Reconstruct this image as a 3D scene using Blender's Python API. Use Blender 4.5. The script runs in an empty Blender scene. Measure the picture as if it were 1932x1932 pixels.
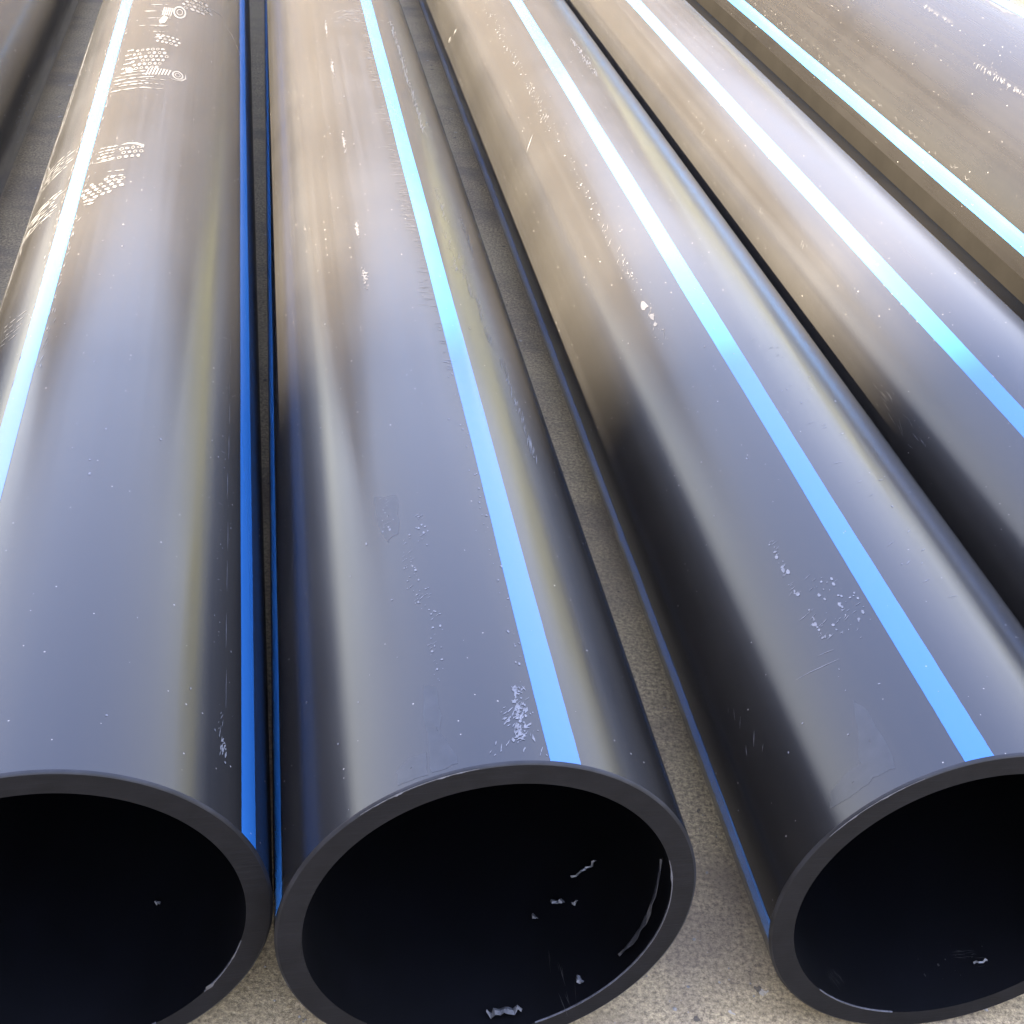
import bpy, math, random
from mathutils import Matrix, Vector

R_ = math.radians
random.seed(7)
scene = bpy.context.scene
COL = scene.collection

# ------------------------------------------------------------------ camera
CAM_H, PITCH, ROLL = 1.514, 32.905, 6.448
cam = bpy.data.cameras.new('camera')
cam.sensor_width = 36.0
cam.lens = 36.0 * 2568.0 / 1932.0
cam.clip_start, cam.clip_end = 0.05, 2000.0
cam_ob = bpy.data.objects.new('camera', cam)
COL.objects.link(cam_ob)
fwd = Vector((0, math.cos(R_(PITCH)), -math.sin(R_(PITCH))))
rgt = Vector((1, 0, 0))
up = rgt.cross(fwd)
r2 = rgt * math.cos(R_(ROLL)) + up * math.sin(R_(ROLL))
u2 = -rgt * math.sin(R_(ROLL)) + up * math.cos(R_(ROLL))
m = Matrix.Identity(4)
for i in range(3):
    m[i][0], m[i][1], m[i][2] = r2[i], u2[i], -fwd[i]
m[2][3] = CAM_H
cam_ob.matrix_world = m
scene.camera = cam_ob

# ------------------------------------------------------------------ sky and sun
SUN_DIR = Vector((-1.0, -0.27, 0.86)).normalized()          # towards the sun
SUN_EL = math.asin(SUN_DIR.z)
SUN_AZ = math.atan2(SUN_DIR.x, SUN_DIR.y)                   # clockwise from +Y
VEIL = 0.74                                                # thin cloud over the blue

world = bpy.data.worlds.new('World')
scene.world = world
world.use_nodes = True
wt = world.node_tree
wn, wl = wt.nodes, wt.links
bg = wn['Background']
sky = wn.new('ShaderNodeTexSky')
sky.sky_type = 'NISHITA'
sky.sun_disc = False
sky.sun_elevation = SUN_EL
sky.sun_rotation = SUN_AZ
sky.dust_density = 2.5
sky.air_density = 1.0
bg.inputs['Strength'].default_value = 0.05
# thin overcast veil: luminance rises towards the zenith as (1 + 2 sin el) / 3, the same all round
tc = wn.new('ShaderNodeTexCoord')
sep = wn.new('ShaderNodeSeparateXYZ')
wl.new(tc.outputs['Generated'], sep.inputs[0])
mr = wn.new('ShaderNodeMapRange')
mr.inputs['From Min'].default_value = 0.0
mr.inputs['From Max'].default_value = 0.55
mr.inputs['To Min'].default_value = 0.65
mr.inputs['To Max'].default_value = 1.0
wl.new(sep.outputs['Z'], mr.inputs['Value'])
vcol = wn.new('ShaderNodeMix'); vcol.data_type = 'RGBA'
vcol.inputs['A'].default_value = (3.0, 2.75, 2.4, 1)
vcol.inputs['B'].default_value = (2.1, 2.6, 4.7, 1)
mr2 = wn.new('ShaderNodeMapRange')
mr2.inputs['From Min'].default_value = 0.12
mr2.inputs['From Max'].default_value = 0.75
wl.new(sep.outputs['Z'], mr2.inputs['Value'])
wl.new(mr2.outputs['Result'], vcol.inputs['Factor'])
vm = wn.new('ShaderNodeVectorMath'); vm.operation = 'SCALE'
wl.new(vcol.outputs['Result'], vm.inputs[0])
wl.new(mr.outputs['Result'], vm.inputs['Scale'])
mx = wn.new('ShaderNodeMix'); mx.data_type = 'RGBA'
mx.inputs['Factor'].default_value = VEIL
wl.new(sky.outputs['Color'], mx.inputs['A'])
wl.new(vm.outputs['Vector'], mx.inputs['B'])
wl.new(mx.outputs['Result'], bg.inputs['Color'])

sun = bpy.data.lights.new('sun', 'SUN')
sun.energy = 4.5
sun.angle = R_(0.9)
sun.color = (1.0, 0.90, 0.75)
sun_ob = bpy.data.objects.new('sun', sun)
COL.objects.link(sun_ob)
sun_ob.rotation_euler = SUN_DIR.to_track_quat('Z', 'Y').to_euler()

scene.render.engine = 'CYCLES'
scene.cycles.use_denoising = True
scene.cycles.max_bounces = 8
scene.view_settings.view_transform = 'Standard'
scene.view_settings.look = 'None'
scene.view_settings.gamma = 1.0
scene.view_settings.use_curve_mapping = False
scene.view_settings.exposure = 5.55

# ------------------------------------------------------------------ node helpers
def new_mat(name):
    mt = bpy.data.materials.new(name)
    mt.use_nodes = True
    return mt, mt.node_tree.nodes, mt.node_tree.links, mt.node_tree.nodes['Principled BSDF']

def setv(b, **kw):
    for k, v in kw.items():
        b.inputs[k.replace('_', ' ')].default_value = v

def math_node(n, l, op, a, b=None, clamp=False):
    q = n.new('ShaderNodeMath'); q.operation = op; q.use_clamp = clamp
    for i, v in enumerate((a, b)):
        if v is None: continue
        if isinstance(v, (int, float)): q.inputs[i].default_value = v
        else: l.new(v, q.inputs[i])
    return q.outputs[0]

def noise(n, l, vec, scale, detail=3, rough=0.5, w=None):
    q = n.new('ShaderNodeTexNoise')
    if w is not None:
        q.noise_dimensions = '4D'; l.new(w, q.inputs['W'])
    q.inputs['Scale'].default_value = scale
    q.inputs['Detail'].default_value = detail
    q.inputs['Roughness'].default_value = rough
    l.new(vec, q.inputs['Vector'])
    return q.outputs['Fac']

def ramp(n, l, fac, a, b, lo=0.0, hi=1.0):
    q = n.new('ShaderNodeMapRange')
    q.inputs['From Min'].default_value = a; q.inputs['From Max'].default_value = b
    q.inputs['To Min'].default_value = lo; q.inputs['To Max'].default_value = hi
    l.new(fac, q.inputs['Value'])
    return q.outputs['Result']

def mixc(n, l, fac, a, b):
    q = n.new('ShaderNodeMix'); q.data_type = 'RGBA'
    for s, v in (('A', a), ('B', b)):
        if isinstance(v, tuple): q.inputs[s].default_value = (*v, 1)
        else: l.new(v, q.inputs[s])
    if isinstance(fac, (int, float)): q.inputs['Factor'].default_value = fac
    else: l.new(fac, q.inputs['Factor'])
    return q.outputs['Result']

def scaled_uv(n, l, sx, sy):
    t = n.new('ShaderNodeTexCoord')
    mp = n.new('ShaderNodeMapping')
    mp.inputs['Scale'].default_value = (sx, sy, 1)
    l.new(t.outputs['UV'], mp.inputs['Vector'])
    return mp.outputs['Vector']

# ------------------------------------------------------------------ materials
PIPE_IOR = 1.35
def plastic(name, base, dust, dust_amount, rough_lo, rough_hi, ior=PIPE_IOR):
    """Extruded polyethylene: lengthwise streaks, a thin uneven film of yard dust, fine specks."""
    mt, n, l, b = new_mat(name)
    oi = n.new('ShaderNodeObjectInfo')
    w = math_node(n, l, 'MULTIPLY', oi.outputs['Random'], 37.0)
    uv = scaled_uv(n, l, 1, 1)
    streak = noise(n, l, scaled_uv(n, l, 60, 0.55), 1.0, 4, 0.6, w)
    broad = noise(n, l, scaled_uv(n, l, 11, 0.4), 1.0, 2, 0.5, w)
    cloud = noise(n, l, uv, 3.0, 4, 0.55, w)
    grain = noise(n, l, uv, 900.0, 2, 0.6, w)
    vor = n.new('ShaderNodeTexVoronoi'); vor.voronoi_dimensions = '2D'
    vor.inputs['Scale'].default_value = 42.0
    l.new(uv, vor.inputs['Vector'])
    hsel = n.new('ShaderNodeSeparateColor'); l.new(vor.outputs['Color'], hsel.inputs[0])
    size = ramp(n, l, hsel.outputs['Red'], 0.90, 1.0, 0.0, 0.05)
    speck = math_node(n, l, 'LESS_THAN', vor.outputs['Distance'], size)
    film = math_node(n, l, 'MULTIPLY', ramp(n, l, cloud, 0.30, 0.72, 0.85, 1.15), ramp(n, l, streak, 0.3, 0.7, 0.9, 1.1))
    film = math_node(n, l, 'MULTIPLY', film, dust_amount)
    col = mixc(n, l, film, base, dust)
    col = mixc(n, l, math_node(n, l, 'MULTIPLY', speck, 0.6), col, (0.2, 0.18, 0.16))
    l.new(col, b.inputs['Base Color'])
    rg = math_node(n, l, 'ADD', ramp(n, l, streak, 0.3, 0.7, rough_lo, rough_hi), ramp(n, l, cloud, 0.35, 0.7, -0.02, 0.03))
    rg = math_node(n, l, 'ADD', rg, math_node(n, l, 'MULTIPLY', speck, 0.3))
    l.new(rg, b.inputs['Roughness'])
    b.inputs['IOR'].default_value = ior
    h = math_node(n, l, 'ADD', math_node(n, l, 'MULTIPLY', broad, 1.0), math_node(n, l, 'MULTIPLY', streak, 0.035))
    h = math_node(n, l, 'ADD', h, math_node(n, l, 'MULTIPLY', grain, 0.006))
    bp = n.new('ShaderNodeBump')
    bp.inputs['Strength'].default_value = 1.0
    bp.inputs['Distance'].default_value = 0.0012
    l.new(h, bp.inputs['Height'])
    l.new(bp.outputs['Normal'], b.inputs['Normal'])
    return mt

M_PIPE = plastic('black_polyethylene', (0.0004, 0.0004, 0.0008), (0.30, 0.265, 0.20), 0.0205, 0.19, 0.25)
M_PIPE_DULL = plastic('dull_black_polyethylene', (0.0004, 0.0004, 0.0008), (0.30, 0.26, 0.19), 0.0125, 0.24, 0.30, 1.24)
M_STRIPE = plastic('blue_polyethylene', (0.0006, 0.056, 0.168), (0.42, 0.42, 0.40), 0.030, 0.19, 0.25)

def simple(name, col, rough, var=0.25, scale=40.0, bump=0.0, bdist=0.001, ior=1.5):
    mt, n, l, b = new_mat(name)
    t = n.new('ShaderNodeTexCoord')
    f = noise(n, l, t.outputs['Object'], scale, 5, 0.6)
    c = mixc(n, l, ramp(n, l, f, 0.3, 0.7), tuple(x * (1 - var) for x in col), tuple(x * (1 + var) for x in col))
    l.new(c, b.inputs['Base Color'])
    b.inputs['Roughness'].default_value = rough
    b.inputs['IOR'].default_value = ior
    if bump:
        bp = n.new('ShaderNodeBump'); bp.inputs['Strength'].default_value = bump
        bp.inputs['Distance'].default_value = bdist
        l.new(f, bp.inputs['Height']); l.new(bp.outputs['Normal'], b.inputs['Normal'])
    return mt

M_BORE = simple('black_bore', (0.0007332, 0.0007332, 0.0011), 0.5, 0.4, 14, 0.15, 0.001, 1.25)
M_CUT = simple('sawn_polyethylene', (0.003299, 0.003006, 0.003299), 0.62, 0.38, 28, 0.5, 0.0010, 1.25)
def add_saw_lines(mt):
    n, l = mt.node_tree.nodes, mt.node_tree.links
    b = n['Principled BSDF']
    t = n.new('ShaderNodeTexCoord'); mp = n.new('ShaderNodeMapping')
    mp.inputs['Rotation'].default_value = (0, R_(35), 0); mp.inputs['Scale'].default_value = (9, 9, 420)
    l.new(t.outputs['Object'], mp.inputs['Vector'])
    f = noise(n, l, mp.outputs['Vector'], 1.0, 3, 0.6)
    bp = [q for q in n if q.type == 'BUMP'][0]
    old = bp.inputs['Height'].links[0].from_socket
    l.new(math_node(n, l, 'ADD', old, math_node(n, l, 'MULTIPLY', f, 0.7)), bp.inputs['Height'])
    oc = b.inputs['Base Color'].links[0].from_socket
    l.new(mixc(n, l, ramp(n, l, f, 0.5, 0.75, 0.0, 0.5), oc, (0.0085, 0.0082, 0.009)), b.inputs['Base Color'])
add_saw_lines(M_CUT)
M_EDGE = simple('scraped_edge', (0.0075, 0.0072, 0.0078), 0.5, 0.7, 22, 0.4, 0.001, 1.3)
M_MUD = simple('dried_mud', (0.0185, 0.0163, 0.0136), 0.8, 0.2, 90, 0, 0, 1.35)
M_SCUFF = simple('pale_scuff', (0.0185, 0.0166, 0.0143), 0.5, 0.35, 90, 0, 0, 1.45)
M_FILM = simple('dried_film', (0.0045, 0.0045, 0.005), 0.30, 0.6, 60, 0.3, 0.0004, 1.37)
M_FLECK_LIFT = simple('pale_fleck_shade_lift', (0.062, 0.061, 0.064), 0.5, 0.4, 90, 0, 0, 1.4)  # white scrapings, and near scuffs lightened to offset the shade on them
M_FLAKE = simple('white_shaving', (0.065, 0.064, 0.063), 0.5, 0.15, 300, 0.3)

def concrete():
    mt, n, l, b = new_mat('worn_concrete')
    t = n.new('ShaderNodeTexCoord')
    o = t.outputs['Object']
    big = noise(n, l, o, 1.3, 4, 0.55)
    mid = noise(n, l, o, 9.0, 5, 0.6)
    wv = n.new('ShaderNodeMapping'); wv.inputs['Scale'].default_value = (5, 38, 1)
    wv.inputs['Rotation'].default_value = (0, 0, R_(-8)); l.new(o, wv.inputs['Vector'])
    brush = noise(n, l, wv.outputs['Vector'], 1.0, 5, 0.65)
    fine = noise(n, l, o, 150.0, 6, 0.8)
    vfine = noise(n, l, o, 420.0, 2, 0.6)
    c = mixc(n, l, ramp(n, l, fine, 0.40, 0.60), (0.08184, 0.0591, 0.02926), (0.4413, 0.3314, 0.1701))
    c = mixc(n, l, ramp(n, l, vfine, 0.45, 0.65, 0.0, 0.55), c, (0.192, 0.1383, 0.06559))
    c = mixc(n, l, ramp(n, l, brush, 0.50, 0.70, 0.0, 0.40), c, (0.1364, 0.09769, 0.0459))
    c = mixc(n, l, ramp(n, l, mid, 0.50, 0.75, 0.0, 0.35), c, (0.1516, 0.1072, 0.05123))
    c = mixc(n, l, ramp(n, l, big, 0.45, 0.65, 0.0, 0.30), c, (0.3333, 0.2526, 0.123))
    st = n.new('ShaderNodeMapping'); st.inputs['Location'].default_value = (3.1, 1.7, 0); l.new(o, st.inputs['Vector'])
    stain = noise(n, l, st.outputs['Vector'], 3.4, 5, 0.6)
    c = mixc(n, l, ramp(n, l, stain, 0.48, 0.66, 0.0, 0.55), c, (0.091, 0.065, 0.0442))
    sq = n.new('ShaderNodeTexNoise'); sq.noise_type = 'RIDGED_MULTIFRACTAL' if hasattr(sq, 'noise_type') else None
    sq.inputs['Scale'].default_value = 70.0; sq.inputs['Detail'].default_value = 4.0; l.new(o, sq.inputs['Vector'])
    c = mixc(n, l, ramp(n, l, sq.outputs['Fac'], 0.75, 1.3, 0.0, 0.55), c, (0.0585, 0.0442, 0.0325))
    # light mortar specks and dark pits
    for sc_, thr, colr in ((26.0, 0.86, (0.3132, 0.2764, 0.2089)), (34.0, 0.80, (0.02526, 0.02049, 0.01557))):
        v = n.new('ShaderNodeTexVoronoi'); v.inputs['Scale'].default_value = sc_
        dist = n.new('ShaderNodeVectorMath'); dist.operation = 'MULTIPLY_ADD'
        nz = n.new('ShaderNodeTexNoise'); nz.inputs['Scale'].default_value = 120.0
        l.new(o, nz.inputs['Vector'])
        l.new(nz.outputs['Color'], dist.inputs[0]); dist.inputs[1].default_value = (0.02, 0.02, 0); l.new(o, dist.inputs[2])
        l.new(dist.outputs[0], v.inputs['Vector'])
        sp = n.new('ShaderNodeSeparateColor'); l.new(v.outputs['Color'], sp.inputs[0])
        sz = ramp(n, l, sp.outputs['Green'], thr, 1.0, 0.0, 0.22)
        msk = math_node(n, l, 'LESS_THAN', v.outputs['Distance'], sz)
        c = mixc(n, l, math_node(n, l, 'MULTIPLY', msk, 0.75), c, colr)
    l.new(c, b.inputs['Base Color'])
    b.inputs['Roughness'].default_value = 0.85
    h = math_node(n, l, 'ADD', fine, math_node(n, l, 'MULTIPLY', mid, 0.8))
    h = math_node(n, l, 'ADD', h, math_node(n, l, 'MULTIPLY', vfine, 0.3))
    bp = n.new('ShaderNodeBump'); bp.inputs['Strength'].default_value = 0.7
    bp.inputs['Distance'].default_value = 0.004
    l.new(h, bp.inputs['Height']); l.new(bp.outputs['Normal'], b.inputs['Normal'])
    return mt
M_GROUND = concrete()

# ------------------------------------------------------------------ mesh helpers
def mesh_obj(name, verts, faces, mat, parent=None, smooth=False, uvs=None):
    me = bpy.data.meshes.new(name)
    me.from_pydata(verts, [], faces)
    if uvs is not None:
        ul = me.uv_layers.new(name='UVMap')
        for lp in me.loops:
            ul.data[lp.index].uv = uvs[lp.vertex_index]
    if smooth:
        me.polygons.foreach_set('use_smooth', [True] * len(me.polygons))
    me.materials.append(mat)
    me.update()
    o = bpy.data.objects.new(name, me)
    COL.objects.link(o)
    if parent is not None: o.parent = parent
    return o

def tag(o, label=None, category=None, group=None, kind=None):
    if label: o['label'] = label
    if category: o['category'] = category
    if group: o['group'] = group
    if kind: o['kind'] = kind
    return o

# ------------------------------------------------------------------ ground
g = mesh_obj('ground', [(-150, -60, 0), (150, -60, 0), (150, 240, 0), (-150, 240, 0)], [(0, 1, 2, 3)], M_GROUND)
tag(g, 'worn grey-brown concrete yard floor under the pipes', kind='structure')

# two buildings outside the frame that the photograph shows through their shade and their reflection
def box(name, a, b_, mat, parent):
    (ax, ay, az), (bx, by, bz) = a, b_
    v = [(ax, ay, az), (bx, ay, az), (bx, by, az), (ax, by, az), (ax, ay, bz), (bx, ay, bz), (bx, by, bz), (ax, by, bz)]
    f = [(0, 3, 2, 1), (4, 5, 6, 7), (0, 1, 5, 4), (1, 2, 6, 5), (2, 3, 7, 6), (3, 0, 4, 7)]
    return mesh_obj(name, v, f, mat, parent)
M_WALL = simple('painted_wall', (0.20, 0.185, 0.165), 0.8, 0.12, 0.8)
M_GLASS = simple('window_glass', (0.03, 0.035, 0.04), 0.1, 0.1, 3)
M_BRICK = simple('dark_brick', (0.09, 0.075, 0.065), 0.8, 0.2, 0.8)
M_SHEET = simple('roof_sheet', (0.16, 0.16, 0.17), 0.6, 0.1, 0.5)

def tall_building():
    """beyond the left edge: its far corner throws the shade that ends across the pipes"""
    x0, y1 = -0.24 - 31.0, 2.30 - 31.0 * 0.27
    W, D, H = 9.0, 46.0, 34.0
    root = bpy.data.objects.new('building', None); COL.objects.link(root)
    root.location = (x0, y1 - D, 0)
    box('wall', (0, 0, 0), (W, D, H), M_BRICK, root)
    box('roof', (-0.25, -0.25, H), (W + 0.25, D, H + 0.6), M_SHEET, root)
    for fl in range(8):
        for k in range(9):
            box('window', (W, 2 + k * 4.9, 1.6 + fl * 4.1), (W + 0.04, 4.4 + k * 4.9, 3.8 + fl * 4.1), M_GLASS, root)
    tag(root, 'tall building beyond the left edge that shades the near pipe ends', 'building')
tall_building()

def warehouse():
    """ahead of the pipes: its shaded front is mirrored in their far halves"""
    root = bpy.data.objects.new('warehouse', None); COL.objects.link(root)
    root.location = (-23.5, 31.0, 0)
    root.rotation_euler = (0, 0, R_(24))
    W, D, H = 34.0, 18.0, 14.5
    box('wall', (0, 0, 0), (W, D, H), M_WALL, root)
    box('roof', (-0.3, -0.3, H), (W + 0.3, D + 0.3, H + 0.35), M_SHEET, root)
    for k in range(2):
        box('door', (5 + k * 14, -0.06, 0), (10 + k * 14, 0, 5.2), M_SHEET, root)
    tag(root, 'long low warehouse mirrored in the far halves of the pipes', 'warehouse')
warehouse()

def hedge():
    """ahead to the right: sunlit foliage mirrored as the yellowish streak on the right flanks"""
    rnd = random.Random(3)
    L, T, H, n, m_ = 50.0, 3.0, 8.2, 100, 16
    v, f = [], []
    def bump(): return rnd.uniform(-.35, .35)
    prof = [(-T / 2, H * k / m_) for k in range(m_ + 1)] + [(-T / 4, H + .4), (T / 4, H + .4)] + [(T / 2, H * k / m_) for k in range(m_, -1, -1)]
    for i in range(n + 1):
        top = 1 + .10 * math.sin(i * .37) + .06 * math.sin(i * 1.1 + 1)
        for (y, z) in prof:
            v.append((L * i / n + bump() * .6, y + (bump() if z > .1 else 0), max(0, z * top + (bump() if z > .1 else 0))))
    P_ = len(prof)
    for i in range(n):
        for k in range(P_ - 1):
            a = i * P_ + k
            f.append((a, a + P_, a + P_ + 1, a + 1))
    f.append(tuple(range(P_))); f.append(tuple(range(n * P_, (n + 1) * P_))[::-1])
    o = mesh_obj('hedge', v, f, simple('hedge_leaves', (0.066, 0.070, 0.036), 0.7, 0.45, 2.5))
    o.location = (5.0, 37.0, 0); o.rotation_euler = (0, 0, R_(-22))
    tag(o, 'tall sunlit hedge mirrored as the yellowish streak on the near pipes', 'hedge')
hedge()

# ------------------------------------------------------------------ pipes
WALL_T = 0.031
SEG = 288
class Pipe:
    def __init__(self, label, x, yaw, end, R=0.25, cut_yaw=0.0, cut_pitch=0.0, stripes=(), t=WALL_T, length=12.0, stripe_w=0.0349, mat=None):
        self.mat = mat or M_PIPE
        self.R, self.t, self.end = R, t, end
        self.cy, self.cp = R_(cut_yaw), R_(cut_pitch)
        w = R_(yaw)
        self.root = bpy.data.objects.new('plastic_pipe', None)
        COL.objects.link(self.root)
        self.root.location = (x + end * math.sin(w), end * math.cos(w), 0)
        self.root.rotation_euler = (0, 0, -w)
        tag(self.root, label, 'pipe', 'black plastic pipes lying side by side on the concrete')
        self.length = length
        self.body(); self.ends()
        for th in stripes: self.stripe(th, stripe_w)
    def s_cut(self, th, r):
        return -(r * math.sin(th) * math.sin(self.cy) + r * math.cos(th) * math.sin(self.cp)) / (math.cos(self.cy) * math.cos(self.cp))
    def p(self, s, th, r):
        """s: metres along the pipe from the camera's foot, th: radians from the top, clockwise seen from the front"""
        return (r * math.sin(th), s - self.end, self.R + r * math.cos(th))
    def surf(self, s, deg, lift=0.0004):
        return self.p(s, R_(deg), self.R + lift)
    def body(self):
        ch = 0.0035
        for name, r, mat, inset in (('outer_wall', self.R, self.mat, ch), ('bore', self.R - self.t, M_BORE, 0.0)):
            v, uv, f = [], [], []
            rows = 6
            for k in range(rows + 1):
                for i in range(SEG + 1):
                    th = -math.pi + 2 * math.pi * i / SEG
                    s0 = self.s_cut(th, r) + inset
                    s = s0 + (self.length - s0) * (k / rows) ** 2
                    v.append(self.p(self.end + s, th, r)); uv.append((th * self.R, self.end + s))
            for k in range(rows):
                for i in range(SEG):
                    a = k * (SEG + 1) + i
                    q = (a, a + 1, a + SEG + 2, a + SEG + 1)
                    f.append(q if name == 'bore' else q[::-1])
            mesh_obj(name, v, f, mat, self.root, True, uv)
    def ends(self):
        # near end: sawn face with a scraped, slightly uneven outer arris; far end: plain sawn face
        ch = 0.0035
        v, f = [], []
        rad = [(self.R - self.t, 0.0), (self.R - self.t + 0.006, 0.0), (self.R - ch - 0.008, 0.0), (self.R - ch, 0.0)]
        for r, d in rad:
            for i in range(SEG):
                th = 2 * math.pi * i / SEG
                v.append(self.p(self.end + self.s_cut(th, r) + d, th, r))
        for k in range(len(rad) - 1):
            for i in range(SEG):
                a, b_ = k * SEG + i, k * SEG + (i + 1) % SEG
                f.append((a, b_, b_ + SEG, a + SEG))
        cut = mesh_obj('cut_face', v, f, M_CUT, self.root)
        v, f = [], []
        for r, d in ((self.R - ch, 0.0), (self.R - ch * 0.35, ch * 0.3), (self.R, ch)):
            for i in range(SEG):
                th = 2 * math.pi * i / SEG
                v.append(self.p(self.end + self.s_cut(th, self.R) + d, th, r))
        for k in range(2):
            for i in range(SEG):
                a, b_ = k * SEG + i, k * SEG + (i + 1) % SEG
                f.append((a, b_, b_ + SEG, a + SEG))
        mesh_obj('bevel_edge', v, f, M_EDGE, self.root, True)
        v, f = [], []
        for r in (self.R - self.t, self.R):
            for i in range(SEG):
                th = 2 * math.pi * i / SEG
                v.append(self.p(self.end + self.length, th, r))
        for i in range(SEG):
            b_ = (i + 1) % SEG
            f.append((i, i + SEG, b_ + SEG, b_))
        mesh_obj('far_cut_face', v, f, M_CUT, self.root)
    def stripe(self, deg, width):
        half = width / self.R / 2
        N, rows = 12, 160
        v, uv, f = [], [], []
        ph = random.uniform(0, 20)
        for k in range(rows + 1):
            y = (k / rows) ** 2 * self.length
            wob = [(.0006 * math.sin(y * 2.1 + ph + g_) + .0004 * math.sin(y * 7.3 + 2 * ph + g_ * 2) + random.uniform(-.0002, .0002)) / self.R for g_ in (0, 2.2)]
            for i in range(N + 1):
                th = R_(deg) - half + wob[0] + (2 * half + wob[1] - wob[0]) * i / N
                lift = 0.0003
                s0 = self.s_cut(th, self.R) + 0.0032
                s = s0 + (self.length - 0.002 - s0) * (k / rows) ** 2
                v.append(self.p(self.end + s, th, self.R + lift)); uv.append((th * self.R + 3.1, self.end + s))
        for k in range(rows):
            for i in range(N):
                a = k * (N + 1) + i
                f.append((a + N + 1, a + N + 2, a + 1, a))
        mesh_obj('stripe', v, f, M_STRIPE, self.root, True, uv)

class Marks:
    """Thin patches lying on a pipe's surface, drawn in metres along (s) and degrees round (th)."""
    def __init__(self, pipe, lift=0.0005, r=None):
        self.pp, self.lift, self.v, self.f = pipe, lift, [], []
        self.r = r
    def pt(self, s, deg):
        if self.r is None: return self.pp.surf(s, deg, self.lift)
        return self.pp.p(s, R_(deg), self.r - self.lift)
    def poly(self, pts):
        k = len(self.v)
        self.v += [self.pt(*q) for q in pts]
        self.f.append(tuple(range(k, k + len(pts))))
    def oval(self, s, deg, ds, dd, n=9, jit=0.2, ang=0.0):
        ca, sa = math.cos(ang), math.sin(ang)
        pts = []
        for i in range(n):
            a = 2 * math.pi * i / n
            q = 1 + random.uniform(-jit, jit)
            u, w = ds * math.cos(a) * q, dd * math.sin(a) * q
            pts.append((s + u, deg + w))
        self.poly(pts)
    def ring(self, s, deg, ds, dd, thick=0.5, n=10):
        k = len(self.v)
        for q in (1.0, 1.0 - thick):
            for i in range(n):
                a = 2 * math.pi * i / n
                self.v.append(self.pt(s + ds * q * math.cos(a), deg + dd * q * math.sin(a)))
        for i in range(n):
            j = (i + 1) % n
            self.f.append((k + i, k + j, k + n + j, k + n + i))
    def line(self, pts, width, taper=True, wob=0.0):
        """ribbon through (s, deg) points; width in metres across the ribbon"""
        R = self.pp.R
        k0 = len(self.v)
        xy = [(s, R_(d) * R) for s, d in pts]
        n = len(xy)
        for i, (a, b_) in enumerate(xy):
            p0, p1 = xy[max(0, i - 1)], xy[min(n - 1, i + 1)]
            dx, dy = p1[0] - p0[0], p1[1] - p0[1]
            L = math.hypot(dx, dy) or 1
            nx, ny = -dy / L, dx / L
            w = width / 2
            if taper: w *= max(0.12, math.sin(math.pi * (i + 0.15) / (n - 0.7)))
            w *= 1 + random.uniform(-wob, wob)
            for sg in (-1, 1):
                self.v.append(self.pt(a + sg * nx * w, math.degrees((b_ + sg * ny * w) / R)))
        for i in range(n - 1):
            a = k0 + 2 * i
            self.f.append((a, a + 1, a + 3, a + 2))
    def slivers(self, n, s0, s1, deg, spread, length, width, along=0.0, gaps=None):
        for _ in range(n):
            s = random.uniform(s0, s1)
            if gaps and (math.sin(s * gaps[0] + gaps[1]) + math.sin(s * gaps[0] * 2.7 + 1.3)) < gaps[2]: continue
            d = deg + random.gauss(0, spread)
            L = length * random.uniform(0.3, 1.5); a = along + random.gauss(0, 0.13)
            ds, dd = L * math.cos(a), math.degrees(L * math.sin(a) / self.pp.R)
            self.line([(s - ds / 2, d - dd / 2), (s, d + random.gauss(0, 0.04)), (s + ds / 2, d + dd / 2)], width * random.uniform(0.5, 1.4))
    def specks(self, n, s0, s1, d0, d1, size):
        for _ in range(n):
            q = size * random.choice((0.4, 0.5, 0.6, 0.8, 1.0, 1.5))
            self.oval(random.uniform(s0, s1), random.uniform(d0, d1), q * random.uniform(.7, 2.2), math.degrees(q / self.pp.R), 6, .35)
    def build(self, name, mat, label=None, stuff=False):
        if not self.f: return None
        o = mesh_obj(name, self.v, self.f, mat, self.pp.root)
        if label: o['label'] = label
        if stuff: o['kind'] = 'stuff'
        return o

Z = Pipe('black pipe crossing the top left corner, apart from the rest of the row', -0.885, -12.9, 1.0, stripes=(-20, -110, 160))
A = Pipe('black pipe with pale boot prints, its open end cut off by the bottom left corner', -0.235, -13.01, 1.0143,
         cut_yaw=-3.63, cut_pitch=1.42, stripes=(-26.8, 63.5, 153))
B = Pipe('black pipe in the middle with its whole open end in view', 0.264, -12.295, 1.1023,
         cut_yaw=-2.6, cut_pitch=0.3, stripes=(-78.5, 14.3, 104))
C = Pipe('black pipe with open end at lower right, bare concrete along its left side', 0.8626, -11.94, 1.2146,
         cut_yaw=-0.77, cut_pitch=0.89, stripes=(-12.9, -98, 167))
D = Pipe('black pipe between the lower right open pipe and the thickest pipe, no end in view', 1.415, -12.25, 1.35, stripes=(-28.5, 151))
E_ = Pipe('thickest black pipe filling the top right corner', 2.06, -12.2, 1.5, R=0.395, t=0.047, stripes=(-76, -6.3, 64), mat=M_PIPE_DULL)

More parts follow.
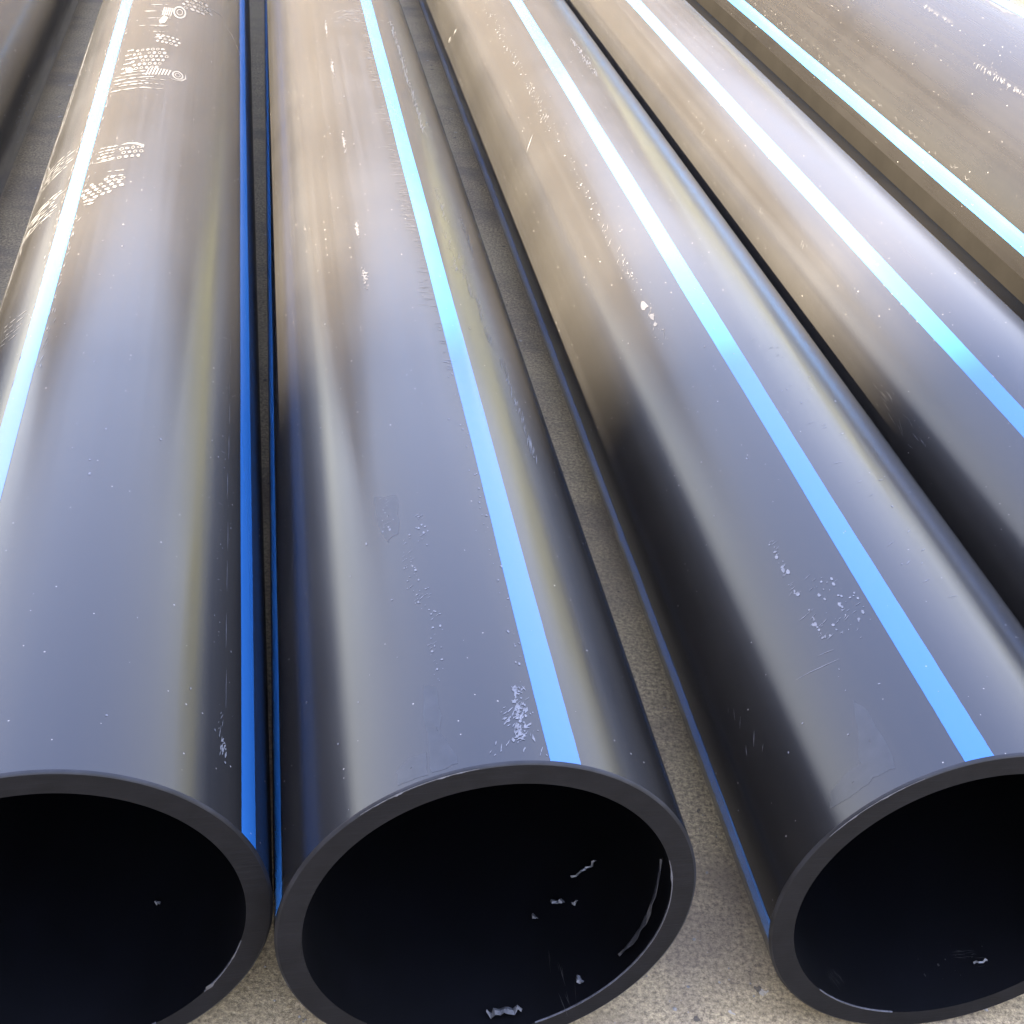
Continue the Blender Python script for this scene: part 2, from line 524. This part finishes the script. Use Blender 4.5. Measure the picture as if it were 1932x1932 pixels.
# ---------------------------------------------------------------- boot prints on pipe A
def cells(mk, s0, s1, d0, d1, slant, ns, nd, ring_p=0.3, drop=0.08):
    """tread cells in a slanted patch"""
    for i in range(ns):
        for j in range(nd):
            if random.random() < drop: continue
            fs, fd = (i + 0.5) / ns, (j + 0.5 + (0.5 if i % 2 else 0)) / nd
            if (fs - .5) ** 2 * 3.2 + (fd - .5) ** 2 * 3.4 > 1.0: continue
            s = s0 + (s1 - s0) * fs + slant * (fd - .5)
            d = d0 + (d1 - d0) * fd + random.uniform(-.25, .25)
            ds, dd = (s1 - s0) / ns * 0.37, (d1 - d0) / nd * 0.37
            ds *= random.uniform(.75, 1.1); dd *= random.uniform(.8, 1.1)
            if random.random() < ring_p: mk.ring(s, d, ds, dd, 0.42)
            else: mk.oval(s, d, ds, dd, 9, 0.16)
def swipes(mk, n, sa, sb, d0, d1, bend, width, broken=0.35):
    for k in range(n):
        f = k / max(1, n - 1)
        s = sa + (sb - sa) * f + random.uniform(-.004, .004)
        a0, a1 = d0 + random.uniform(0, .25) * (d1 - d0), d1 - random.uniform(0, .22) * (d1 - d0)
        d = a0
        while d < a1:
            L = random.uniform(.10, .45) * (d1 - d0)
            e = min(a1, d + L)
            pts = []
            for q in range(6):
                dd = d + (e - d) * q / 5
                u = (dd - d0) / (d1 - d0) - .5
                pts.append((s + bend * (u * u - .1) + random.uniform(-.0012, .0012), dd))
            mk.line(pts, width * random.uniform(.5, 1.3), wob=.3)
            d = e + (random.uniform(.03, .14) * (d1 - d0) if random.random() < broken else .2)
BOOT = []
def boot_print(fn, label):
    mk = Marks(A, .0005); fn(mk); mk.build('boot_print', M_MUD, label, True)
def print1(mk):
    cells(mk, 4.16, 4.31, 9, 32, .03, 4, 6, .35)
    swipes(mk, 5, 3.93, 4.24, -13, 7, .05, .008)
    swipes(mk, 2, 3.86, 3.92, -4, 4, 0, .008)
    for q in (1, .5): mk.ring(4.10, 11, .07 * q, 4.2 * q, .25, 16)
    for k in range(5): mk.line([(4.04, .5 + k * 1.3), (4.13, 1.2 + k * 1.3)], .004, False, .3)
    mk.poly([(3.98, -1), (4.04, 1.5), (4.02, 4.5), (3.96, 3), (3.945, 0)])
    mk.line([(4.29, 30), (4.30, 34), (4.31, 38), (4.30, 44)], .006)
def print2(mk):
    cells(mk, 3.745, 3.835, -1, 13, -.02, 3, 5, .2)
    mk.line([(3.80, -2), (3.81, 1), (3.825, 5)], .012)
def print3(mk):
    cells(mk, 3.50, 3.70, -13, 7, .02, 6, 7, .3, .03)
    swipes(mk, 5, 3.53, 3.69, -18, -11.5, .0, .012, .1)
    mk.poly([(3.485, -14), (3.52, -15), (3.53, -12.5), (3.505, -10), (3.48, -11)])
def print4(mk):
    swipes(mk, 6, 3.35, 3.485, -22, 1, .03, .010, .2)
    swipes(mk, 3, 3.35, 3.42, -4, 9, .03, .007, .5)
    for k in range(8): mk.line([(3.452 + k * .002, -2.5 + k * 1.7), (3.515, -1.4 + k * 1.7)], .0045, False, .3)
    for q in (1, .5): mk.ring(3.488, 14.8, .036 * q, 3.4 * q, .3, 14)
    mk.line([(3.452, 10), (3.443, 13), (3.45, 17), (3.48, 19.4), (3.515, 19)], .006)
def print5(mk):
    cells(mk, 2.842, 2.922, -9, 2.4, .015, 3, 4, .8, .0)
    mk.line([(2.930, -8), (2.938, -5), (2.937, -1), (2.928, 2.2), (2.912, 2.8)], .015, True, .1)
    swipes(mk, 5, 2.850, 2.930, -19, -9, .0, .011, .15)
    swipes(mk, 6, 2.92, 3.02, -58, -33, .05, .006, .4)
    mk.line([(2.842, -20), (2.840, -14), (2.842, -9)], .006)
def print6(mk):
    cells(mk, 2.628, 2.732, -23, -4, .05, 5, 6, .45, .03)
    swipes(mk, 3, 2.71, 2.77, -12, -3, 0, .006, .4)
    swipes(mk, 8, 2.655, 2.765, -60, -32, .02, .0075, .25)
    swipes(mk, 2, 2.605, 2.625, -22, -13, .02, .008, .1)
boot_print(print1, 'pale tread mark at the very top')
boot_print(print2, 'small tread mark')
boot_print(print3, 'honeycomb tread mark')
boot_print(print4, 'ribbed toe mark')
boot_print(print5, 'tread mark with a thick pale bar')
boot_print(print6, 'longest tread mark, smeared across the blue stripe')

# ---------------------------------------------------------------- scuffs, scratches and specks
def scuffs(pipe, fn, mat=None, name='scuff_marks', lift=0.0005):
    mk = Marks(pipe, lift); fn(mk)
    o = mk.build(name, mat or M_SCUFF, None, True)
    o.data.materials.append(M_FLECK_LIFT)            # scuffs within a metre of the sawn end painted lighter against the shade
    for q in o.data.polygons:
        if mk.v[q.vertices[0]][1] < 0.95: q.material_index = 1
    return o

def sc_A(mk):
    mk.slivers(150, 2.1, 4.3, -60, 2.0, .05, .0018, 0.05)
    for k in range(9):
        s = 2.3 + k * .2; d = -57 - random.uniform(0, 7)
        mk.line([(s + q * .09, d + random.uniform(-.5, .5)) for q in range(6)], .0035, True, .3)
    mk.slivers(120, 1.9, 4.4, -31.5, .7, .020, .0014, 0.1)
    mk.slivers(170, 1.9, 4.4, -21.6, .8, .018, .0013, 0.1)
    swipes(mk, 5, 2.10, 2.18, -48, -33, .02, .003, .6)
    for k in range(9):
        s0 = 1.2 + k * .11 + random.uniform(0, .05); d = 52 + random.gauss(0, .35)
        mk.line([(s0 + q * .018, d + random.gauss(0, .04)) for q in range(5)], .0006, True, .4)
    mk.slivers(8, 1.3, 2.3, 50, 2.0, .012, .0005, 1.1)
    mk.specks(30, 1.15, 2.0, 46, 55, .0007)
    mk.specks(120, 1.1, 4.6, -60, 60, .0011)
    mk.line([(4.25, 42), (4.22, 50), (4.15, 58), (4.0, 66)], .003)
def sc_B(mk):
    mk.slivers(300, 2.25, 4.6, 6.8, 1.0, .018, .0012, 1.35, (7.0, .4, -.6))
    mk.slivers(150, 2.0, 4.6, 8.8, .7, .016, .0013, 1.2)
    for s, L in ((3.15, .16), (2.62, .09), (2.39, .11), (3.75, .2), (4.15, .2)):
        for _ in range(90):
            mk.specks(1, s - L / 2 * random.random(), s + L / 2 * random.random(), -17.4 + random.gauss(0, .45), -17.4 + random.gauss(0, .45), .0013)
        mk.slivers(14, s - L / 2, s + L / 2, -17.4, .4, .006, .0011, .9)
    mk.slivers(130, 3.3, 4.4, 31, .8, .05, .0018, .1)
    for s, d in ((3.56, 31.8), (2.82, 27.2), (2.55, 24.9), (2.46, 29.1), (2.28, 32.1), (2.74, 39.7), (2.05, 36), (1.9, 37)):
        mk.slivers(26, s - .10, s + .10, d, .8, .030, .0010, .18)
        mk.specks(16, s - .10, s + .10, d - 1.2, d + 1.2, .0010)
    mk.line([(4.30, -16), (4.315, -8), (4.325, 2), (4.325, 12), (4.32, 24), (4.30, 38)], .004, True, .3)
    mk.slivers(60, 4.2, 4.35, 0, 5, .02, .0018, 1.4)
    for s0, d in ((1.62, -22), (1.50, -17.5), (1.43, -17), (1.38, -12.8), (1.28, -14), (1.54, -12)):
        mk.specks(14, s0 - .05, s0 + .05, d - 2, d + 2, .0010)
        mk.slivers(7, s0 - .05, s0 + .05, d, 1.2, .006, .0007, 1.0)
    for k in range(12):
        s0 = 1.15 + k * .075
        mk.specks(5, s0, s0 + .06, 7, 10, .0009)
    mk.specks(150, 1.1, 4.6, -60, 40, .0010)
def sc_C(mk):
    mk.slivers(150, 2.3, 4.9, -34.5, 1.0, .018, .0014, .4, (5.0, 1.2, .2))
    mk.specks(150, 2.3, 4.9, -37, -32, .0014)
    mk.oval(2.493, -35.1, .018, 1.5, 9, .35); mk.oval(2.44, -34.2, .012, 1.0, 8, .4); mk.oval(2.41, -34.5, .007, .7, 8, .4)
    mk.line([(4.97, -86), (4.93, -76), (4.89, -66), (4.86, -50)], .012, True, .3)
    mk.line([(4.95, -86), (4.91, -76), (4.885, -68)], .004, True, .3)
    mk.line([(3.53, -54), (3.56, -50), (3.59, -46)], .005, True, .4)
    mk.slivers(70, 3.9, 4.3, 10, 1.2, .03, .0016, .2)
    for s0, d in ((1.68, -34.7), (1.64, -34.6), (1.59, -35), (1.52, -34.6), (1.49, -34)):
        mk.specks(8, s0 - .02, s0 + .02, d - .8, d + .8, .0016); mk.slivers(6, s0 - .02, s0 + .02, d, .8, .010, .0010, 1.2)
    mk.specks(34, 1.47, 1.58, -30, -19, .0013)
    mk.slivers(20, 1.45, 1.60, -26, 3, .008, .0009, 1.1)
    mk.line([(1.440, -47), (1.437, -42), (1.434, -37), (1.433, -33)], .0012, True)
    mk.line([(1.455, -38), (1.453, -34.5), (1.452, -33)], .0010, True)
    mk.slivers(26, 1.5, 2.3, 5, 5, .014, .0009, .9)
    mk.specks(190, 1.25, 4.9, -60, 30, .0010)
    mk.slivers(6, 1.35, 1.5, -70, 2, .015, .0008, .5)
def sc_D(mk):
    mk.slivers(22, 2.2, 2.48, -64, 2.5, .028, .0005, .10)
    mk.slivers(60, 3.6, 5.2, 22, 2.0, .10, .0010, .0)
    mk.specks(90, 2.0, 5.2, -60, 20, .0009)
    for s, d in ((3.86, -52), (3.3, -55), (3.05, -49)): mk.slivers(4, s - .02, s + .02, d, .7, .014, .0010, .9)
def sc_E(mk):
    for k in range(40):                       # faint scrawl along the upper edge of the stripe
        s = 3.35 + k * .05 + random.uniform(-.02, .02)
        if random.random() < .35: continue
        d = -71.4 + random.uniform(-.5, .7)
        mk.line([(s + q * .006, d + .5 * math.sin(q * 1.9 + k)) for q in range(random.randint(3, 6))], .0013, True, .4)
    for k in range(16):                       # long thin scratches below the stripe
        s = 3.1 + k * .15; d = -84 - random.uniform(0, 6)
        mk.line([(s + q * .06, d + random.uniform(-.25, .25)) for q in range(5)], .0013, True, .5)
    mk.slivers(40, 3.98, 4.17, -30.2, .30, .014, .0020, .6)
    mk.slivers(60, 3.42, 3.72, -39.0, .40, .014, .0020, .7)
    mk.slivers(8, 3.6, 3.8, -36, 1.2, .010, .0012, .7)
    mk.specks(40, 3.0, 5.3, -80, -5, .0010)
    mk.slivers(40, 3.9, 4.4, -11.0, .5, .05, .003, .1)
def sc_Z(mk):
    mk.line([(3.905, 46), (3.915, 60), (3.925, 78), (3.93, 92), (3.915, 100)], .004, True, .2)
    mk.line([(4.43, 74), (4.448, 86), (4.45, 96), (4.39, 101)], .003, True, .2)
    mk.slivers(40, 3.6, 3.95, 90, 5, .03, .0012, .3)
    mk.specks(40, 3.4, 4.6, 40, 100, .0011)
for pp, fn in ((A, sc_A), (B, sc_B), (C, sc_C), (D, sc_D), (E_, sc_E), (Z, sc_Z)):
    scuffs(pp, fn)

# dull dusty bands along touching flanks, made matte and dark to hide mirrored blue
M_REFL_MUTE = simple('dusty_refl_mute', (0.0030, 0.0026, 0.0021), 0.8, 0.12, 6, 0, 0, 1.04)
def refl_mute_band(pipe, d0, d1, s0, s1):
    v, f = [], []
    N, K = 24, 120
    for k in range(K + 1):
        s = s0 + (s1 - s0) * k / K
        e = [.25 * math.sin(s * 1.3) + random.uniform(-.06, .06), .3 * math.sin(s * 1.1 + 2)]
        for i in range(N + 1):
            d = d0 + e[0] + (d1 + e[1] - d0 - e[0]) * i / N
            v.append(pipe.surf(s, d, .0006))
    for k in range(K):
        for i in range(N):
            a = k * (N + 1) + i
            f.append((a + N + 1, a + N + 2, a + 1, a))
    mesh_obj('dusty_refl_mute_band', v, f, M_REFL_MUTE, pipe.root, True)
refl_mute_band(D, 11, 75, 1.6, 9.0)
refl_mute_band(E_, -135, -84, 1.8, 9.0)

# dried film patches and scraped plastic by the sawn ends
def blob(mk, pts, sub=4, jit=.004):
    out = []
    n = len(pts)
    for i in range(n):
        (s0, d0), (s1, d1) = pts[i], pts[(i + 1) % n]
        for k in range(sub):
            f = k / sub
            out.append((s0 + (s1 - s0) * f + random.uniform(-jit, jit), d0 + (d1 - d0) * f + random.uniform(-jit, jit) * 200))
    c = (sum(q[0] for q in out) / len(out), sum(q[1] for q in out) / len(out))
    rings, n = 7, len(out)
    k = len(mk.v)
    for r in range(rings + 1):
        t = .04 + .96 * r / rings
        mk.v += [mk.pt(c[0] + (q[0] - c[0]) * t, c[1] + (q[1] - c[1]) * t) for q in out]
    for r in range(rings):
        for i in range(n):
            a, b_ = k + r * n + i, k + r * n + (i + 1) % n
            mk.f.append((a, b_, b_ + n, a + n))
mk = Marks(B, .0002)
blob(mk, [(1.105, -28.5), (1.126, -28.5), (1.140, -25), (1.138, -20.5), (1.106, -20.8)], 5, .0012)
mk.build('film_patch', M_FILM); mk = Marks(B, .0002)
blob(mk, [(1.106, -19.8), (1.140, -19.6), (1.20, -19.6), (1.246, -18.6), (1.24, -15.5), (1.19, -15), (1.16, -16), (1.13, -13.6), (1.110, -12.8)], 4, .0014)
mk.build('film_patch', M_FILM); mk = Marks(B, .0002)
blob(mk, [(1.66, -26), (1.65, -17.4), (1.56, -18.8), (1.545, -23)], 4, .004)
mk.build('film_patch', M_FILM)
mk = Marks(C, .0002)
blob(mk, [(1.238, -54), (1.258, -52), (1.268, -45), (1.266, -38), (1.250, -36.5), (1.236, -42), (1.234, -48)], 4, .0014)
mk.build('film_patch', M_FILM); mk = Marks(C, .0002)
blob(mk, [(1.240, -40), (1.275, -41), (1.31, -38), (1.36, -35), (1.34, -33), (1.27, -32.6), (1.238, -33.2)], 4, .0014)
mk.build('film_patch', M_FILM)

mk = Marks(B, .0005)
for _ in range(120):
    q = random.random()
    s_ = 1.135 + q * .09
    d_ = 5.0 + (s_ - 1.18) * 26 + random.gauss(0, 1.1)
    L = random.uniform(.0015, .006)
    a = random.gauss(.5, .5)
    mk.line([(s_ - L * math.cos(a), d_ - L * math.sin(a) * 180), (s_ + random.uniform(-.001, .001), d_ + random.uniform(-.2, .2)), (s_ + L * math.cos(a), d_ + L * math.sin(a) * 180)],
            random.uniform(.0008, .0032), True, .5)
mk.slivers(14, 1.158, 1.19, 1.0, .7, .006, .0015, .8)
mk.slivers(12, 1.115, 1.135, 4, 4, .008, .0011, .4)
mk.build('scraped_patch', M_FLECK_LIFT, 'white scraped flecks beside the blue stripe', True)
mk = Marks(A, .0005)
mk.slivers(16, 1.118, 1.145, 51, .7, .008, .0022, .3)
mk.slivers(10, 1.14, 1.19, 50, .8, .010, .0008, .2)
mk.oval(1.111, 52.2, .0018, .3, 6)
mk.build('scraped_patch', M_FLAKE, 'white scraped fleck beside the dark blue stripe', True)

# burrs left by the saw on the inner and outer arrises
def burr(pipe, d0, d1, n, size, r, mat):
    """a ragged ribbon of torn plastic along an arris"""
    v, f = [], []
    n = n * 3
    ph = random.uniform(0, 9)
    for k in range(n + 1):
        th = R_(d0 + (d1 - d0) * k / n)
        u = math.sin(math.pi * k / n)
        h = size * u * max(0.05, (math.sin(k * .53 + ph) + math.sin(k * .19 + 2 * ph) + random.uniform(-.8, .8)) * .5)
        s0 = pipe.end + pipe.s_cut(th, r)
        v += [pipe.p(s0 + .0015, th, r - .0004), pipe.p(s0 - .0006 - h * .3, th, r - h * .5), pipe.p(s0 - .0004, th, r + .0008 + h * .15)]
    for k in range(n):
        a = 3 * k
        f += [(a, a + 1, a + 4, a + 3), (a + 1, a + 2, a + 5, a + 4)]
    mesh_obj('burr', v, f, mat, pipe.root)
ri = 0.25 - WALL_T
M_BURR = simple('saw_burr', (0.05, 0.048, 0.05), 0.45, 0.4, 200)
burr(A, 104, 130, 17, .0045, ri, M_BURR)
burr(A, 124, 129, 2, .012, ri, M_BURR)
burr(A, 150, 155, 3, .014, ri, M_BURR)
burr(B, 70, 100, 10, .0040, ri, M_BURR)
burr(B, 100, 160, 26, .0020, ri, M_BURR)
burr(B, -40, -8, 22, .0022, 0.2478, M_BURR)
burr(C, -58, -28, 24, .0020, 0.2478, M_BURR)
burr(C, 190, 225, 14, .0016, ri, M_BURR)
# smears inside the bores
mk = Marks(B, .0006, ri)
mk.slivers(9, 1.11, 1.20, 149, 2.0, .03, .0008, .0)
mk.build('bore_scratch', M_SCUFF, None, True)
mk = Marks(C, .0006, ri)
mk.slivers(12, 1.262, 1.30, 155, 3.5, .014, .0007, 1.3); mk.specks(14, 1.25, 1.31, 148, 172, .0009)
mk.slivers(10, 1.245, 1.27, -149, 1.5, .02, .0009, .6)
mk.build('bore_scratch', M_SCUFF, None, True)

# ---------------------------------------------------------------- loose plastic shavings (things of their own)
def shaving(pipe, s, deg, path, width, label, curl=.004, mat=M_FLAKE):
    """a curled ribbon lying in the bore; path = [(ds, ddeg, lift)]"""
    v, f = [], []
    n = len(path)
    for i, (ds, dd, li) in enumerate(path):
        th = R_(deg + dd)
        a = path[max(0, i - 1)]; b_ = path[min(n - 1, i + 1)]
        tx, ty = b_[0] - a[0], R_(b_[1] - a[1]) * ri
        L = math.hypot(tx, ty) or 1
        nx, ny = -ty / L, tx / L
        w = width / 2 * (0.35 + 0.65 * math.sin(math.pi * (i + .5) / n)) * random.uniform(.7, 1.2)
        for sg, up_ in ((-1, 0.0), (0, curl), (1, random.uniform(0, curl))):
            v.append(pipe.p(s + ds + sg * nx * w, th + sg * ny * w / ri, ri - .0012 - li - up_))
    for i in range(n - 1):
        for j in range(2):
            a = i * 3 + j
            f.append((a, a + 1, a + 4, a + 3))
    mw = pipe.root.matrix_basis
    pts = [mw @ Vector(q) for q in v]
    c = sum(pts, Vector()) / len(pts)
    c.z = min(q.z for q in pts)
    o = mesh_obj('plastic_shaving', [tuple(q - c) for q in pts], f, mat)
    o.location = c
    md = o.modifiers.new('thickness', 'SOLIDIFY'); md.thickness = .0006
    tag(o, label, 'shaving', 'plastic shavings left in the open pipes')
def wig(n, L, turn, lift, ph):
    return [(L * (k / (n - 1) - .5) * math.cos(turn) + .0012 * math.sin(k * 1.7 + ph), math.degrees(L * (k / (n - 1) - .5) * math.sin(turn) / ri) + .3 * math.cos(k * 2.1 + ph),
             lift * abs(math.sin(k * 1.3 + ph))) for k in range(n)]
shaving(B, 1.266, 142.8, wig(5, .020, 1.0, .005, .3), .008, 'largest white shaving in the dark of the middle pipe opening')
shaving(B, 1.250, 136.0, wig(4, .009, 1.2, .003, 1.1), .0045, 'small white shaving right of the largest one inside the middle pipe')
shaving(B, 1.259, 152.5, wig(4, .011, .4, .003, 2.0), .0045, 'thin white shaving left of the largest one inside the middle pipe')
shaving(B, 1.286, 128.5, wig(9, .046, 1.5, .006, .7), .0035, 'curly white shaving high on the right side inside the middle pipe')
shaving(B, 1.136, 141.3, wig(5, .014, .3, .004, 1.6), .006, 'lone white shaving near the lower right rim inside the middle pipe')
shaving(B, 1.127, 169.5, wig(9, .048, 1.5, .010, .2), .013, 'crumpled white shaving lying at the bottom rim of the middle pipe')
shaving(B, 1.128, 102, [(-.012 * math.sin(math.pi * k / 11) + .004, -27 + k * 4.4, .004 + .012 * math.sin(math.pi * k / 11)) for k in range(12)], .010,
        'long dark curl of plastic hanging along the right rim inside the middle pipe', .003,
        simple('dark_shaving', (0.014, 0.014, 0.016), 0.4, 0.3, 200))
shaving(A, 1.21, 151.2, wig(4, .007, .5, .003, .9), .004, 'tiny white shaving inside the bottom left pipe opening')
shaving(C, 1.266, 151.5, wig(6, .020, 1.4, .003, .4), .003, 'thin white shaving inside the lower right pipe opening')

# ---------------------------------------------------------------- grit lying on the concrete by the open ends
def grit():
    rnd = random.Random(11)
    v, f = [], []
    for _ in range(520):
        x, y = rnd.uniform(-.35, 1.1), rnd.uniform(.75, 1.9)
        r = rnd.choice((.0008, .001, .0012, .0015, .002, .003)) * rnd.uniform(.7, 1.3)
        k = len(v)
        ang = rnd.uniform(0, 6.28)
        for i in range(5):
            a = ang + i * 1.2566
            q = rnd.uniform(.7, 1.25)
            v.append((x + r * q * math.cos(a), y + r * q * math.sin(a), .0))
        v.append((x + rnd.uniform(-.2, .2) * r, y + rnd.uniform(-.2, .2) * r, r * rnd.uniform(.6, 1.1)))
        for i in range(5): f.append((k + i, k + (i + 1) % 5, k + 5))
    o = mesh_obj('grit', v, f, simple('pale_grit', (0.15, 0.135, 0.11), 0.8, 0.6, 25))
    o.location.z = .0005
    tag(o, 'fine pale grit scattered on the concrete by the open pipe ends', 'grit', kind='stuff')
grit()
